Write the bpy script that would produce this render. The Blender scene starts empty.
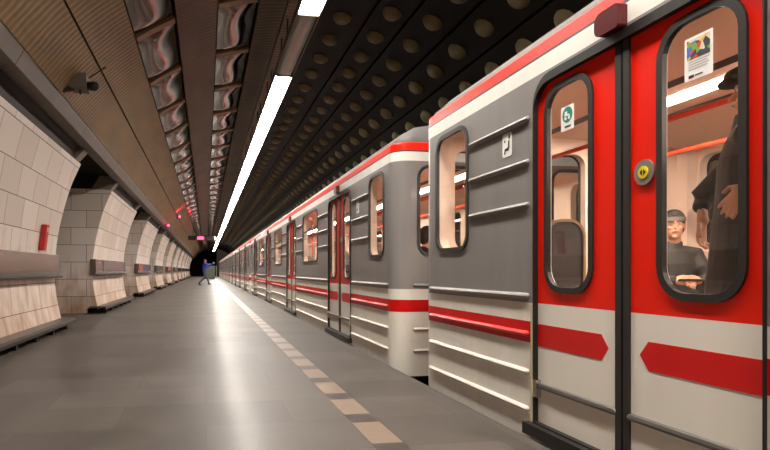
import bpy, bmesh, math, random
from mathutils import Vector, Matrix
from mathutils.geometry import tessellate_polygon
random.seed(7)
PI = math.pi
COL = bpy.context.scene.collection
H = 0.965            # eye height above the platform
RZ = 1.10            # rail level below the platform

# ------------------------------------------------------------------ materials
def lin(c):
    c = c / 255.0
    return c / 12.92 if c <= 0.04045 else ((c + 0.055) / 1.055) ** 2.4
def rgb(r, g, b): return (lin(r), lin(g), lin(b), 1.0)

def new_mat(name):
    m = bpy.data.materials.new(name); m.use_nodes = True
    nt = m.node_tree; b = nt.nodes['Principled BSDF']
    return m, nt, b
def N(nt, typ, **kw):
    n = nt.nodes.new(typ)
    for k, v in kw.items():
        if k in n.inputs: n.inputs[k].default_value = v
        else: setattr(n, k, v)
    return n
def mat(name, col, rough=0.5, metal=0.0, var=0.12, scale=6.0, bump=0.0, spec=0.5, coat=0.0):
    m, nt, b = new_mat(name)
    b.inputs['Roughness'].default_value = rough
    b.inputs['Metallic'].default_value = metal
    b.inputs['Specular IOR Level'].default_value = spec
    b.inputs['Coat Weight'].default_value = coat
    tc = N(nt, 'ShaderNodeTexCoord')
    no = N(nt, 'ShaderNodeTexNoise', Scale=scale, Detail=4.0)
    nt.links.new(tc.outputs['Object'], no.inputs['Vector'])
    mx = N(nt, 'ShaderNodeMix', data_type='RGBA')
    mx.inputs[6].default_value = tuple(c * (1 - var) for c in col[:3]) + (1,)
    mx.inputs[7].default_value = tuple(min(1, c * (1 + var)) for c in col[:3]) + (1,)
    nt.links.new(no.outputs['Fac'], mx.inputs[0])
    nt.links.new(mx.outputs[2], b.inputs['Base Color'])
    if bump:
        bp = N(nt, 'ShaderNodeBump', Strength=bump, Distance=0.01)
        nt.links.new(no.outputs['Fac'], bp.inputs['Height'])
        nt.links.new(bp.outputs['Normal'], b.inputs['Normal'])
    return m
def emis(name, col, strength):
    m, nt, b = new_mat(name)
    b.inputs['Base Color'].default_value = col
    b.inputs['Emission Color'].default_value = col
    b.inputs['Emission Strength'].default_value = strength
    return m
def glass(name, tint, rough=0.02):
    m, nt, b = new_mat(name)
    nt.nodes.remove(b)
    out = nt.nodes['Material Output']
    tr = N(nt, 'ShaderNodeBsdfTransparent'); tr.inputs['Color'].default_value = tint
    gl = N(nt, 'ShaderNodeBsdfGlossy', Roughness=rough)
    lw = N(nt, 'ShaderNodeLayerWeight', Blend=.5)
    pw = N(nt, 'ShaderNodeMath', operation='POWER'); pw.inputs[1].default_value = 4.5
    fr = N(nt, 'ShaderNodeMath', operation='MULTIPLY_ADD'); fr.inputs[1].default_value = .55; fr.inputs[2].default_value = .03
    nt.links.new(lw.outputs['Facing'], pw.inputs[0]); nt.links.new(pw.outputs[0], fr.inputs[0])
    mx = N(nt, 'ShaderNodeMixShader')
    nt.links.new(fr.outputs[0], mx.inputs[0]); nt.links.new(tr.outputs[0], mx.inputs[1])
    nt.links.new(gl.outputs[0], mx.inputs[2]); nt.links.new(mx.outputs[0], out.inputs[0])
    return m
def banded(name, bands, rough, coat=0.3, grime=0.10):
    """paint laid on in horizontal bands: colour by height above the rail"""
    m, nt, b = new_mat(name)
    tc = N(nt, 'ShaderNodeTexCoord'); sp = N(nt, 'ShaderNodeSeparateXYZ')
    nt.links.new(tc.outputs['Object'], sp.inputs[0])
    dv = N(nt, 'ShaderNodeMath', operation='DIVIDE'); dv.inputs[1].default_value = 4.0
    nt.links.new(sp.outputs['Z'], dv.inputs[0])
    cr = N(nt, 'ShaderNodeValToRGB'); cr.color_ramp.interpolation = 'CONSTANT'
    e = cr.color_ramp.elements
    e[0].position = 0; e[0].color = bands[0][1]
    e[1].position = bands[1][0] / 4; e[1].color = bands[1][1]
    for z, c in bands[2:]:
        x = e.new(z / 4); x.color = c
    nt.links.new(dv.outputs[0], cr.inputs[0])
    mp = N(nt, 'ShaderNodeMapping'); mp.inputs['Scale'].default_value = (7, 7, 0.8)
    nt.links.new(tc.outputs['Object'], mp.inputs[0])
    no = N(nt, 'ShaderNodeTexNoise', Scale=1.0, Detail=5.0)
    nt.links.new(mp.outputs[0], no.inputs['Vector'])
    mr = N(nt, 'ShaderNodeMapRange'); mr.inputs[1].default_value = 0.35; mr.inputs[2].default_value = 0.75
    mr.inputs[3].default_value = 1.0; mr.inputs[4].default_value = 1 - grime
    nt.links.new(no.outputs['Fac'], mr.inputs[0])
    mx = N(nt, 'ShaderNodeMix', data_type='RGBA', blend_type='MULTIPLY'); mx.inputs[0].default_value = 1
    nt.links.new(cr.outputs[0], mx.inputs[6]); nt.links.new(mr.outputs[0], mx.inputs[7])
    nt.links.new(mx.outputs[2], b.inputs['Base Color'])
    b.inputs['Roughness'].default_value = rough; b.inputs['Coat Weight'].default_value = coat; b.inputs['Specular IOR Level'].default_value = .2
    b.inputs['Coat Roughness'].default_value = 0.06
    return m

WHITE = rgb(230, 223, 212); RED = rgb(236, 30, 6); DRED = rgb(205, 14, 14); GREY = rgb(134, 129, 127)
M = {}
def cz(U): return U + H + RZ       # height above rail of a level U above the eye
M['paint'] = banded('car_paint', [(0, WHITE), (cz(-.437), DRED), (cz(-.31), WHITE), (cz(-.197), GREY), (cz(1.115), rgb(228, 224, 216)),
                                  (cz(1.205), rgb(60, 56, 54)), (cz(1.22), RED), (cz(1.318), rgb(95, 92, 92))], 0.42, 0.12)
M['door_paint'] = banded('door_paint', [(0, WHITE), (cz(-.195), RED)], 0.42, 0.12, 0.05)
M['roof'] = mat('roof_grey', rgb(104, 100, 98), 0.6, 0, .1, 3, spec=.3)
M['red'] = mat('stripe_red', DRED, 0.4, var=.04)
M['body_grey'] = mat('rib_grey', rgb(138, 134, 132), 0.45, 0, .05)
M['rib_white'] = mat('rib_white', rgb(205, 198, 186), 0.5, 0, .05)
M['rib_red'] = mat('rib_red', DRED, 0.45, 0, .05)
M['rubber'] = mat('black_rubber', rgb(38, 34, 32), 0.42, 0, .1)
M['dark'] = mat('dark_metal', rgb(40, 36, 34), 0.5, .4, .2)
M['cream'] = mat('cream_jamb', rgb(190, 178, 140), 0.5, 0, .08)
M['peach'] = mat('interior_lining', rgb(240, 216, 198), 0.42, 0, .03, 1.0)
M['peach_ceiling'] = mat('interior_ceiling', rgb(242, 208, 184), 0.6, 0, .03, 1.0)
M['carfloor'] = mat('car_floor', rgb(70, 62, 58), 0.5, 0, .15)
M['seat'] = mat('seat_cover', rgb(66, 60, 58), 0.75, 0, .3, 40)
M['rail_red'] = mat('orange_red_rail', rgb(215, 52, 24), 0.3, 0, .05)
M['chrome'] = mat('chrome', rgb(190, 186, 182), 0.22, 1, .04)
M['lens'] = mat('maroon_lens', rgb(82, 14, 20), 0.3, 0, .08)
M['glass'] = glass('window_glass', (0.93, 0.93, 0.92, 1))
M['yellow'] = mat('yellow_button', rgb(225, 205, 20), 0.4, 0, .04)
M['steel'] = mat('brushed_steel', rgb(120, 116, 112), 0.35, .8, .1)
M['band_steel'] = mat('band_steel', rgb(128, 116, 108), 0.22, .85, .3, 2.2)
M['white'] = mat('white_film', rgb(236, 234, 230), 0.5, 0, .02)
M['black'] = mat('black_print', rgb(22, 20, 20), 0.6, 0, .05)
M['teal'] = mat('teal_print', rgb(10, 128, 112), 0.5, 0, .04)
M['carlamp'] = emis('car_ceiling_tube', (1.0, 0.84, 0.70, 1), 68.0)
M['striplamp'] = emis('platform_strip_tube', (1.0, 0.93, 0.84, 1), 52.0)
M['unlit'] = mat('unlit_diffuser', rgb(120, 108, 96), 0.25, 0.3, .08, 3)
M['fixture'] = mat('fixture_housing', rgb(90, 80, 70), 0.4, .5, .1)
M['ledred'] = emis('red_led', (1.0, 0.04, 0.10, 1), 6.0)
M['concrete'] = mat('dark_concrete', rgb(58, 52, 48), 0.9, 0, .3, 3, .4)
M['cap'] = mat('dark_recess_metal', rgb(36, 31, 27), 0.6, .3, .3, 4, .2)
M['flange'] = mat('grey_flange', rgb(132, 122, 112), 0.55, .3, .15)
M['ledge'] = mat('ledge_plank', rgb(92, 82, 72), 0.45, .1, .2, 9)
M['kerb'] = mat('kerb_strip', rgb(78, 71, 66), 0.6, 0, .15)
M['cabinet'] = mat('grey_green_cabinet', rgb(84, 90, 84), 0.6, 0, .1)

def tiles_mat():
    m, nt, b = new_mat('pylon_tiles')
    tc = N(nt, 'ShaderNodeTexCoord'); sp = N(nt, 'ShaderNodeSeparateXYZ')
    nt.links.new(tc.outputs['Object'], sp.inputs[0])
    ad = N(nt, 'ShaderNodeMath', operation='ADD')
    nt.links.new(sp.outputs['X'], ad.inputs[0]); nt.links.new(sp.outputs['Y'], ad.inputs[1])
    cb = N(nt, 'ShaderNodeCombineXYZ')
    nt.links.new(ad.outputs[0], cb.inputs[0]); nt.links.new(sp.outputs['Z'], cb.inputs[1])
    br = N(nt, 'ShaderNodeTexBrick', Scale=1.0)
    br.inputs['Brick Width'].default_value = 0.66; br.inputs['Row Height'].default_value = 0.385
    br.inputs['Mortar Size'].default_value = 0.006; br.inputs['Mortar Smooth'].default_value = 0.3
    br.inputs['Color1'].default_value = rgb(232, 220, 210); br.inputs['Color2'].default_value = rgb(212, 197, 184)
    br.inputs['Mortar'].default_value = rgb(96, 78, 62); br.offset = 0.0 if False else 0.5
    nt.links.new(cb.outputs[0], br.inputs['Vector'])
    # veining and brown water stains low down, streaked along the height
    mp = N(nt, 'ShaderNodeMapping'); mp.inputs['Scale'].default_value = (3, 3, 1.2)
    nt.links.new(tc.outputs['Object'], mp.inputs[0])
    no = N(nt, 'ShaderNodeTexNoise', Scale=1.6, Detail=6.0, Roughness=.6)
    nt.links.new(mp.outputs[0], no.inputs['Vector'])
    zr = N(nt, 'ShaderNodeMapRange'); zr.inputs[1].default_value = 1.6; zr.inputs[2].default_value = .1
    zr.inputs[3].default_value = -0.15; zr.inputs[4].default_value = .32
    nt.links.new(sp.outputs['Z'], zr.inputs[0])
    s = N(nt, 'ShaderNodeMath', operation='ADD'); nt.links.new(no.outputs['Fac'], s.inputs[0]); nt.links.new(zr.outputs[0], s.inputs[1])
    r2 = N(nt, 'ShaderNodeMapRange'); r2.inputs[1].default_value = .5; r2.inputs[2].default_value = .95; r2.inputs[4].default_value = .9
    nt.links.new(s.outputs[0], r2.inputs[0])
    mx = N(nt, 'ShaderNodeMix', data_type='RGBA', blend_type='MULTIPLY')
    nt.links.new(r2.outputs[0], mx.inputs[0]); nt.links.new(br.outputs['Color'], mx.inputs[6])
    mx.inputs[7].default_value = rgb(196, 158, 116)
    nt.links.new(mx.outputs[2], b.inputs['Base Color'])
    b.inputs['Roughness'].default_value = 0.42
    bp = N(nt, 'ShaderNodeBump', Strength=.4, Distance=.006); bp.invert = True
    nt.links.new(br.outputs['Fac'], bp.inputs['Height']); nt.links.new(bp.outputs['Normal'], b.inputs['Normal'])
    return m
M['tiles'] = tiles_mat()

def floor_mat():
    m, nt, b = new_mat('platform_stone')
    tc = N(nt, 'ShaderNodeTexCoord'); sp = N(nt, 'ShaderNodeSeparateXYZ')
    nt.links.new(tc.outputs['Object'], sp.inputs[0])
    br = N(nt, 'ShaderNodeTexBrick', Scale=1.0)
    br.inputs['Brick Width'].default_value = 1.1; br.inputs['Row Height'].default_value = 0.6
    br.inputs['Mortar Size'].default_value = 0.004; br.inputs['Mortar Smooth'].default_value = 0.5
    br.inputs['Color1'].default_value = rgb(97, 90, 84); br.inputs['Color2'].default_value = rgb(84, 77, 71)
    br.inputs['Mortar'].default_value = rgb(76, 68, 62)
    nt.links.new(tc.outputs['Object'], br.inputs['Vector'])
    no = N(nt, 'ShaderNodeTexNoise', Scale=1.3, Detail=9.0, Roughness=.78)
    nt.links.new(tc.outputs['Object'], no.inputs['Vector'])
    mr = N(nt, 'ShaderNodeMapRange'); mr.inputs[1].default_value = .3; mr.inputs[2].default_value = .75
    mr.inputs[3].default_value = .50; mr.inputs[4].default_value = 1.32
    nt.links.new(no.outputs['Fac'], mr.inputs[0])
    mx = N(nt, 'ShaderNodeMix', data_type='RGBA', blend_type='MULTIPLY'); mx.inputs[0].default_value = 1
    nt.links.new(br.outputs['Color'], mx.inputs[6]); nt.links.new(mr.outputs[0], mx.inputs[7])
    # fine speckle
    n2 = N(nt, 'ShaderNodeTexNoise', Scale=60.0, Detail=2.0)
    nt.links.new(tc.outputs['Object'], n2.inputs['Vector'])
    m2 = N(nt, 'ShaderNodeMapRange'); m2.inputs[3].default_value = .85; m2.inputs[4].default_value = 1.15
    nt.links.new(n2.outputs['Fac'], m2.inputs[0])
    mx2 = N(nt, 'ShaderNodeMix', data_type='RGBA', blend_type='MULTIPLY'); mx2.inputs[0].default_value = 1
    nt.links.new(mx.outputs[2], mx2.inputs[6]); nt.links.new(m2.outputs[0], mx2.inputs[7])
    nt.links.new(mx2.outputs[2], b.inputs['Base Color'])
    # wear: worn and polished patches
    m3 = N(nt, 'ShaderNodeMapRange'); m3.inputs[1].default_value = .3; m3.inputs[2].default_value = .7
    m3.inputs[3].default_value = .42; m3.inputs[4].default_value = .60; b.inputs['Specular IOR Level'].default_value = .16; b.inputs['Coat Weight'].default_value = .09; b.inputs['Coat Roughness'].default_value = .22
    nt.links.new(no.outputs['Fac'], m3.inputs[0]); nt.links.new(m3.outputs[0], b.inputs['Roughness'])
    bp = N(nt, 'ShaderNodeBump', Strength=.12, Distance=.004)
    nt.links.new(n2.outputs['Fac'], bp.inputs['Height']); nt.links.new(bp.outputs['Normal'], b.inputs['Normal'])
    return m
M['floor'] = floor_mat()
M['stripe_light'] = mat('pale_paving', rgb(130, 111, 95), 0.38, 0, .12, 14)
M['stripe_dark'] = mat('dark_paving', rgb(58, 50, 46), 0.38, 0, .12, 14)

def slatted(name, col, rough=.5, metal=.35, pitch=.11, depth=.28):
    m, nt, b = new_mat(name)
    tc = N(nt, 'ShaderNodeTexCoord')
    wv = N(nt, 'ShaderNodeTexWave', Scale=1.0 / pitch / 3.1416 * 1.0, Distortion=2.6, Detail=3.0)
    wv.bands_direction = 'Y'
    nt.links.new(tc.outputs['Object'], wv.inputs['Vector'])
    mp = N(nt, 'ShaderNodeMapping'); mp.inputs['Scale'].default_value = (1.5, .35, 1.5)
    nt.links.new(tc.outputs['Object'], mp.inputs[0])
    no = N(nt, 'ShaderNodeTexNoise', Scale=2.0, Detail=5.0)
    nt.links.new(mp.outputs[0], no.inputs['Vector'])
    cr = N(nt, 'ShaderNodeMapRange'); cr.inputs[1].default_value = 0; cr.inputs[2].default_value = .35
    cr.inputs[3].default_value = .84; cr.inputs[4].default_value = 1.0
    nt.links.new(wv.outputs['Fac'], cr.inputs[0])
    mr = N(nt, 'ShaderNodeMapRange'); mr.inputs[1].default_value = .3; mr.inputs[2].default_value = .7
    mr.inputs[3].default_value = .75; mr.inputs[4].default_value = 1.2
    nt.links.new(no.outputs['Fac'], mr.inputs[0])
    mu = N(nt, 'ShaderNodeMath', operation='MULTIPLY'); nt.links.new(cr.outputs[0], mu.inputs[0]); nt.links.new(mr.outputs[0], mu.inputs[1])
    mx = N(nt, 'ShaderNodeMix', data_type='RGBA', blend_type='MULTIPLY'); mx.inputs[0].default_value = 1
    mx.inputs[6].default_value = col; nt.links.new(mu.outputs[0], mx.inputs[7])
    nt.links.new(mx.outputs[2], b.inputs['Base Color'])
    b.inputs['Roughness'].default_value = rough; b.inputs['Metallic'].default_value = metal
    bp = N(nt, 'ShaderNodeBump', Strength=depth, Distance=.02)
    nt.links.new(wv.outputs['Fac'], bp.inputs['Height']); nt.links.new(bp.outputs['Normal'], b.inputs['Normal'])
    return m
M['olive_slat'] = slatted('olive_slatted_panel', rgb(134, 108, 70))
M['brown_slat'] = slatted('brown_slatted_panel', rgb(104, 82, 62))
M['cornice'] = mat('grey_cornice', rgb(96, 87, 78), 0.45, .4, .3, 2.5)
M['mirror'] = mat('polished_ceiling_panel', rgb(104, 97, 92), 0.09, .95, .06, 2)
M['beam'] = mat('brown_cross_beam', rgb(150, 122, 92), 0.5, .3, .1)
M['vault'] = mat('dark_vault', rgb(30, 26, 22), 0.8, 0, .2, spec=.1)
M['dimple'] = mat('dark_dimpled_panel', rgb(30, 23, 16), 0.6, 0, .15, 3, spec=.12)
M['dome'] = mat('lit_dome', rgb(118, 104, 72), 0.5, 0, .1, 3, spec=.3)  # paler than the panel: light caught by the domes, put into the colour

# ------------------------------------------------------------------ mesh builder
class MB:
    def __init__(s): s.v = []; s.f = []; s.m = []
    def add(s, vs, fs, m=0):
        o = len(s.v); s.v += [tuple(p) for p in vs]
        for f in fs: s.f.append(tuple(i + o for i in f)); s.m.append(m)
        return s
    def box(s, x0, x1, y0, y1, z0, z1, m=0):
        vs = [(x, y, z) for x in (x0, x1) for y in (y0, y1) for z in (z0, z1)]
        return s.add(vs, [(0, 1, 3, 2), (4, 6, 7, 5), (0, 4, 5, 1), (2, 3, 7, 6), (0, 2, 6, 4), (1, 5, 7, 3)], m)
    def plate(s, outer, holes, axis, c0, c1, m0=0, m1=None, m2=None):
        """flat sheet with openings; loops are (a,b) pairs, thickness from c0 to c1 along axis"""
        m1 = m0 if m1 is None else m1; m2 = m0 if m2 is None else m2
        P = {'x': lambda a, b, c: (c, a, b), 'y': lambda a, b, c: (a, c, b), 'z': lambda a, b, c: (a, b, c)}[axis]
        loops = [outer] + list(holes)
        tri = tessellate_polygon([[Vector((a, b, 0)) for a, b in l] for l in loops])
        flat = [q for l in loops for q in l]
        s.add([P(a, b, c0) for a, b in flat], tri, m0)
        s.add([P(a, b, c1) for a, b in flat], tri, m1)
        for k, l in enumerate(loops):
            n = len(l)
            s.add([P(a, b, c0) for a, b in l] + [P(a, b, c1) for a, b in l],
                  [(i, (i + 1) % n, (i + 1) % n + n, i + n) for i in range(n)], m0 if k == 0 else m2)
        return s
    def tube(s, pts, r, n=10, m=0, side=None, caps=True):
        """closed tapering tube through points; r is a number, (a,b) or a list of them"""
        pts = [Vector(p) for p in pts]; k = len(pts)
        rs = r if isinstance(r, list) else [r] * k
        rs = [(q, q) if not isinstance(q, tuple) else q for q in rs]
        rings = []
        for i, p in enumerate(pts):
            d = (pts[min(i + 1, k - 1)] - pts[max(i - 1, 0)]).normalized()
            ref = Vector(side) if side is not None else (Vector((0, 0, 1)) if abs(d.z) < .9 else Vector((1, 0, 0)))
            a = (ref - d * ref.dot(d)).normalized(); b = d.cross(a)
            rings.append((p, a, b, rs[i][0], rs[i][1], d))
        if caps:
            out = []
            p, a, b, ra, rb, d = rings[0]; rm = min(ra, rb)
            for t in (80, 50, 22): out.append((p - d * rm * math.sin(math.radians(t)), a, b, ra * math.cos(math.radians(t)), rb * math.cos(math.radians(t)), d))
            out += rings
            p, a, b, ra, rb, d = rings[-1]; rm = min(ra, rb)
            for t in (22, 50, 80): out.append((p + d * rm * math.sin(math.radians(t)), a, b, ra * math.cos(math.radians(t)), rb * math.cos(math.radians(t)), d))
            rings = out
        vs = []; fs = []
        for p, a, b, ra, rb, d in rings:
            for j in range(n):
                t = 2 * PI * j / n
                vs.append(p + a * ra * math.cos(t) + b * rb * math.sin(t))
        for i in range(len(rings) - 1):
            for j in range(n):
                fs.append((i * n + j, i * n + (j + 1) % n, (i + 1) * n + (j + 1) % n, (i + 1) * n + j))
        fs.append(tuple(range(n - 1, -1, -1))); e = (len(rings) - 1) * n
        fs.append(tuple(e + j for j in range(n)))
        return s.add(vs, fs, m)
    def ellipsoid(s, c, r, m=0, nu=16, nv=10, mat3=None):
        c = Vector(c); vs = []; fs = []
        for i in range(1, nv):
            th = PI * i / nv
            for j in range(nu):
                ph = 2 * PI * j / nu
                q = Vector((r[0] * math.sin(th) * math.cos(ph), r[1] * math.sin(th) * math.sin(ph), r[2] * math.cos(th)))
                vs.append(c + (mat3 @ q if mat3 else q))
        t = Vector((0, 0, r[2])); vs.append(c + (mat3 @ t if mat3 else t)); vs.append(c - (mat3 @ t if mat3 else t))
        T = len(vs) - 2; B = T + 1
        for i in range(nv - 2):
            for j in range(nu): fs.append((i * nu + j, (i + 1) * nu + j, (i + 1) * nu + (j + 1) % nu, i * nu + (j + 1) % nu))
        for j in range(nu):
            fs.append((T, j, (j + 1) % nu)); fs.append((B, (nv - 2) * nu + (j + 1) % nu, (nv - 2) * nu + j))
        return s.add(vs, fs, m)
    def extrude_profile(s, prof, y0, y1, m=0, closed=True, ny=1):
        """profile of (x,z) swept along Y"""
        n = len(prof); vs = []
        for k in range(ny + 1):
            y = y0 + (y1 - y0) * k / ny
            vs += [(x, y, z) for x, z in prof]
        fs = []
        for k in range(ny):
            for i in range(n if closed else n - 1):
                j = (i + 1) % n; fs.append((k * n + i, k * n + j, (k + 1) * n + j, (k + 1) * n + i))
        s.add(vs, fs, m)
        if closed:
            tri = tessellate_polygon([[Vector((a, b, 0)) for a, b in prof]])
            s.add([(x, y0, z) for x, z in prof], tri, m); s.add([(x, y1, z) for x, z in prof], tri, m)
        return s
    def build(s, name, mats, parent=None, smooth=False, angle=35, **props):
        me = bpy.data.meshes.new(name); me.from_pydata(s.v, [], s.f)
        for x in (mats if isinstance(mats, (list, tuple)) else [mats]): me.materials.append(x)
        for p, i in zip(me.polygons, s.m): p.material_index = i
        bm = bmesh.new(); bm.from_mesh(me)
        bmesh.ops.remove_doubles(bm, verts=bm.verts, dist=1e-5)
        bmesh.ops.recalc_face_normals(bm, faces=bm.faces)
        bm.to_mesh(me); bm.free(); me.update()
        if smooth:
            for p in me.polygons: p.use_smooth = True
            try: me.set_sharp_from_angle(angle=math.radians(angle))
            except Exception: pass
        o = bpy.data.objects.new(name, me); COL.objects.link(o)
        if parent: o.parent = parent
        for k, v in props.items(): o[k] = v
        return o

def tag(o, label, cat, group=None):
    o['label'] = label; o['category'] = cat
    if group: o['group'] = group
    return o
def empty(name, loc, rz=0):
    o = bpy.data.objects.new(name, None); COL.objects.link(o); o.location = loc; o.rotation_euler = (0, 0, rz)
    o.empty_display_size = .2
    return o
def struct(mb, name, mats, parent=None, **kw):
    o = mb.build(name, mats, parent, **kw)
    if not parent: o['kind'] = 'structure'
    return o
KIDS = {}
def copy_tree(o, parent=None):
    c = o.copy(); COL.objects.link(c)
    if parent: c.parent = parent
    for ch in list(o.children): copy_tree(ch, c)
    return c
def rr(a0, a1, b0, b1, r, n=6):
    """rounded rectangle; r = radius or (bl, br, tr, tl)"""
    R = r if isinstance(r, tuple) else (r,) * 4
    out = []
    for (ca, cb, q, t0) in ((a0 + R[0], b0 + R[0], R[0], 180), (a1 - R[1], b0 + R[1], R[1], 270),
                            (a1 - R[2], b1 - R[2], R[2], 0), (a0 + R[3], b1 - R[3], R[3], 90)):
        for k in range(n + 1):
            t = math.radians(t0 + 90 * k / n); out.append((ca + q * math.cos(t), cb + q * math.sin(t)))
            if q < 1e-4: break
    return out

# ------------------------------------------------------------------ station shell
Y0, Y1 = -9.0, 100.0
XE = 1.83                                            # platform edge
struct(MB().box(-9.5, XE - .07, Y0, Y1, -.25, 0), 'floor', M['floor'])
struct(MB().box(XE - .07, XE, Y0, Y1, -.25, 0), 'trim_1', M['kerb'])
struct(MB().box(XE - .25, XE - .03, Y0, Y1, -1.4, -.25), 'wall_platform_edge', M['concrete'])
struct(MB().box(XE - .25, 5.6, Y0, Y1, -1.5, -1.26), 'floor_track_bed', M['concrete'])
# pale and dark paving blocks of the boundary strip, flush in the floor
sl = MB()
y = -3.05
while y < 80:
    sl.box(.91, 1.09, y, y + .215, -.02, .0015, 1); sl.box(.91, 1.09, y + .215, y + .655, -.02, .0015, 0)
    y += .655
struct(sl, 'trim_2', [M['stripe_light'], M['stripe_dark']])

XC, ZC, R = 1.35, -.10 + H, 3.85
def vp(U):                                           # left intersection of the vault at level U
    return XC - math.sqrt(R * R - (U + .1) ** 2)
def arc(a): return (XC + R * math.sin(a), ZC + R * math.cos(a))
def ang(x): return math.asin((x - XC) / R)
# shell behind all panels
sh = MB(); A0, A1 = ang(-1.80), PI / 2
inner = [(XC + (R + .12) * math.sin(A0 + (A1 - A0) * k / 40), ZC + (R + .12) * math.cos(A0 + (A1 - A0) * k / 40)) for k in range(41)]
outer = [(XC + (R + .45) * math.sin(A0 + (A1 - A0) * k / 40), ZC + (R + .45) * math.cos(A0 + (A1 - A0) * k / 40)) for k in range(41)]
ceil = struct(sh.extrude_profile(inner + outer[::-1], Y0, Y1), 'ceiling', M['vault'])
struct(MB().box(5.28, 5.65, Y0, Y1, -1.4, ZC + .05), 'wall_right', M['concrete'])

def row(name, xa, xb, m, gap=.012, bulge=0.0, y0=Y0, y1=Y1, th=.03, ny=1, rad=R):
    a, b = ang(xa) + gap / R, ang(xb) - gap / R
    p = [(XC + rad * math.sin(a + (b - a) * k / 6), ZC + rad * math.cos(a + (b - a) * k / 6)) for k in range(7)]
    q = [(XC + (rad + th) * math.sin(a + (b - a) * k / 6), ZC + (rad + th) * math.cos(a + (b - a) * k / 6)) for k in range(7)]
    return MB().extrude_profile(p + q[::-1], y0, y1, ny=ny).build(name, m, ceil)
XS = [-1.76, -1.36, -.90, -.39, .16, .72, 1.13]
row('slatted_panel', XS[0], XS[1], M['olive_slat'])
row('slatted_panel', XS[1], XS[2], M['olive_slat'])
row('slatted_panel', XS[3], XS[4], M['brown_slat'])
row('slatted_panel', XS[5], XS[6], M['brown_slat'])
row('slatted_panel', XS[6], 1.62, M['brown_slat'], rad=R + .03)
# two rows of polished pillow panels between cross beams
def pillow(xa, xb, ya, yb):
    mb = MB(); a, b = ang(xa) + .006, ang(xb) - .006; n, k = 8, 14; vs = []
    for j in range(k + 1):
        for i in range(n + 1):
            s, t = i / n, j / k
            h = .040 * (1 - (2 * s - 1) ** 2) * (1 - (2 * t - 1) ** 8) + .006 * math.sin(t * PI * 2 + s * 2.2) * (1 - (2 * s - 1) ** 2)
            r_ = R + .045 - h; q = a + (b - a) * s
            vs.append((XC + r_ * math.sin(q), ya + (yb - ya) * t, ZC + r_ * math.cos(q)))
    fs = [(j * (n + 1) + i, j * (n + 1) + i + 1, (j + 1) * (n + 1) + i + 1, (j + 1) * (n + 1) + i) for j in range(k) for i in range(n)]
    return mb.add(vs, fs)
for (xa, xb) in ((XS[2], XS[3]), (XS[4], XS[5])):
    first = pillow(xa, xb, 0, 1.66).build('polished_panel', M['mirror'], ceil, smooth=True)
    bm1 = MB(); a, b = ang(xa) + .004, ang(xb) - .004
    p = [(XC + (R + .004) * math.sin(a + (b - a) * k / 4), ZC + (R + .004) * math.cos(a + (b - a) * k / 4)) for k in range(5)]
    q = [(XC + (R + .1) * math.sin(a + (b - a) * k / 4), ZC + (R + .1) * math.cos(a + (b - a) * k / 4)) for k in range(5)]
    beam = bm1.extrude_profile(p + q[::-1], 0, .15).build('cross_beam', M['beam'], ceil)
    for k in range(-5, 50):
        y = 7.72 + 1.83 * k
        if k == -5: o1, o2 = first, beam
        else:
            o1, o2 = first.copy(), beam.copy(); COL.objects.link(o1); COL.objects.link(o2)
        o1.location.y = y + .16; o2.location.y = y
# dark dimpled rows over the train
xa = 1.62; angs = [ang(1.62), .247, .377, .522, .66, .80, .94, 1.08, 1.22, 1.36, 1.52]
for i in range(len(angs) - 1):
    mb = MB(); a, b = angs[i] + .005, angs[i + 1] - .005
    p = [(XC + R * math.sin(a + (b - a) * k / 4), ZC + R * math.cos(a + (b - a) * k / 4)) for k in range(5)]
    q = [(XC + (R + .03) * math.sin(a + (b - a) * k / 4), ZC + (R + .03) * math.cos(a + (b - a) * k / 4)) for k in range(5)]
    mb.extrude_profile(p + q[::-1], Y0, Y1)
    am = (a + b) / 2; c0 = Vector((XC + R * math.sin(am), 0, ZC + R * math.cos(am)))
    nrm = Vector((-math.sin(am), 0, -math.cos(am))); tan = Vector((math.cos(am), 0, -math.sin(am)))
    y = .1 + .25 * (i % 2)
    while y < 75:
        nseg, vs, fs = 12, [], []
        for (rr_, hh) in ((.145, -.004), (.130, .04), (.09, .080), (.045, .095)):
            for j in range(nseg):
                t = 2 * PI * j / nseg
                vs.append(c0 + Vector((0, y, 0)) + tan * rr_ * math.cos(t) + Vector((0, rr_ * math.sin(t), 0)) + nrm * hh)
        for r_ in range(3):
            for j in range(nseg): fs.append((r_ * nseg + j, r_ * nseg + (j + 1) % nseg, (r_ + 1) * nseg + (j + 1) % nseg, (r_ + 1) * nseg + j))
        fs.append(tuple(36 + j for j in range(nseg)))
        mb.add(vs, fs, 1); y += .8
    mb.build('dimpled_panel', [M['dimple'], M['dome']], ceil, smooth=True)

# cornice over the pylons, the passages behind and the hall beyond
co = [(-1.765, 3.12), (-1.84, 2.985), (-2.02, 2.985), (-2.04, 3.03), (-1.93, 3.05), (-1.93, 3.25), (-1.765, 3.25)]
mbc = MB(); y = Y0
while y < Y1:
    mbc.extrude_profile(co, y, min(Y1, y + 2.99)); y += 3.0
struct(mbc, 'trim_cornice', M['cornice'])
struct(MB().box(-9.5, -1.93, Y0, Y1, 3.10, 3.4), 'ceiling_passage', M['vault'])
struct(MB().box(-9.8, -9.5, Y0, Y1, -.25, 3.4), 'wall_left', M['concrete'])
struct(MB().box(-9.8, XE, Y1, Y1 + .3, -.25, 5.2), 'wall_end', M['vault'])

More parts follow.
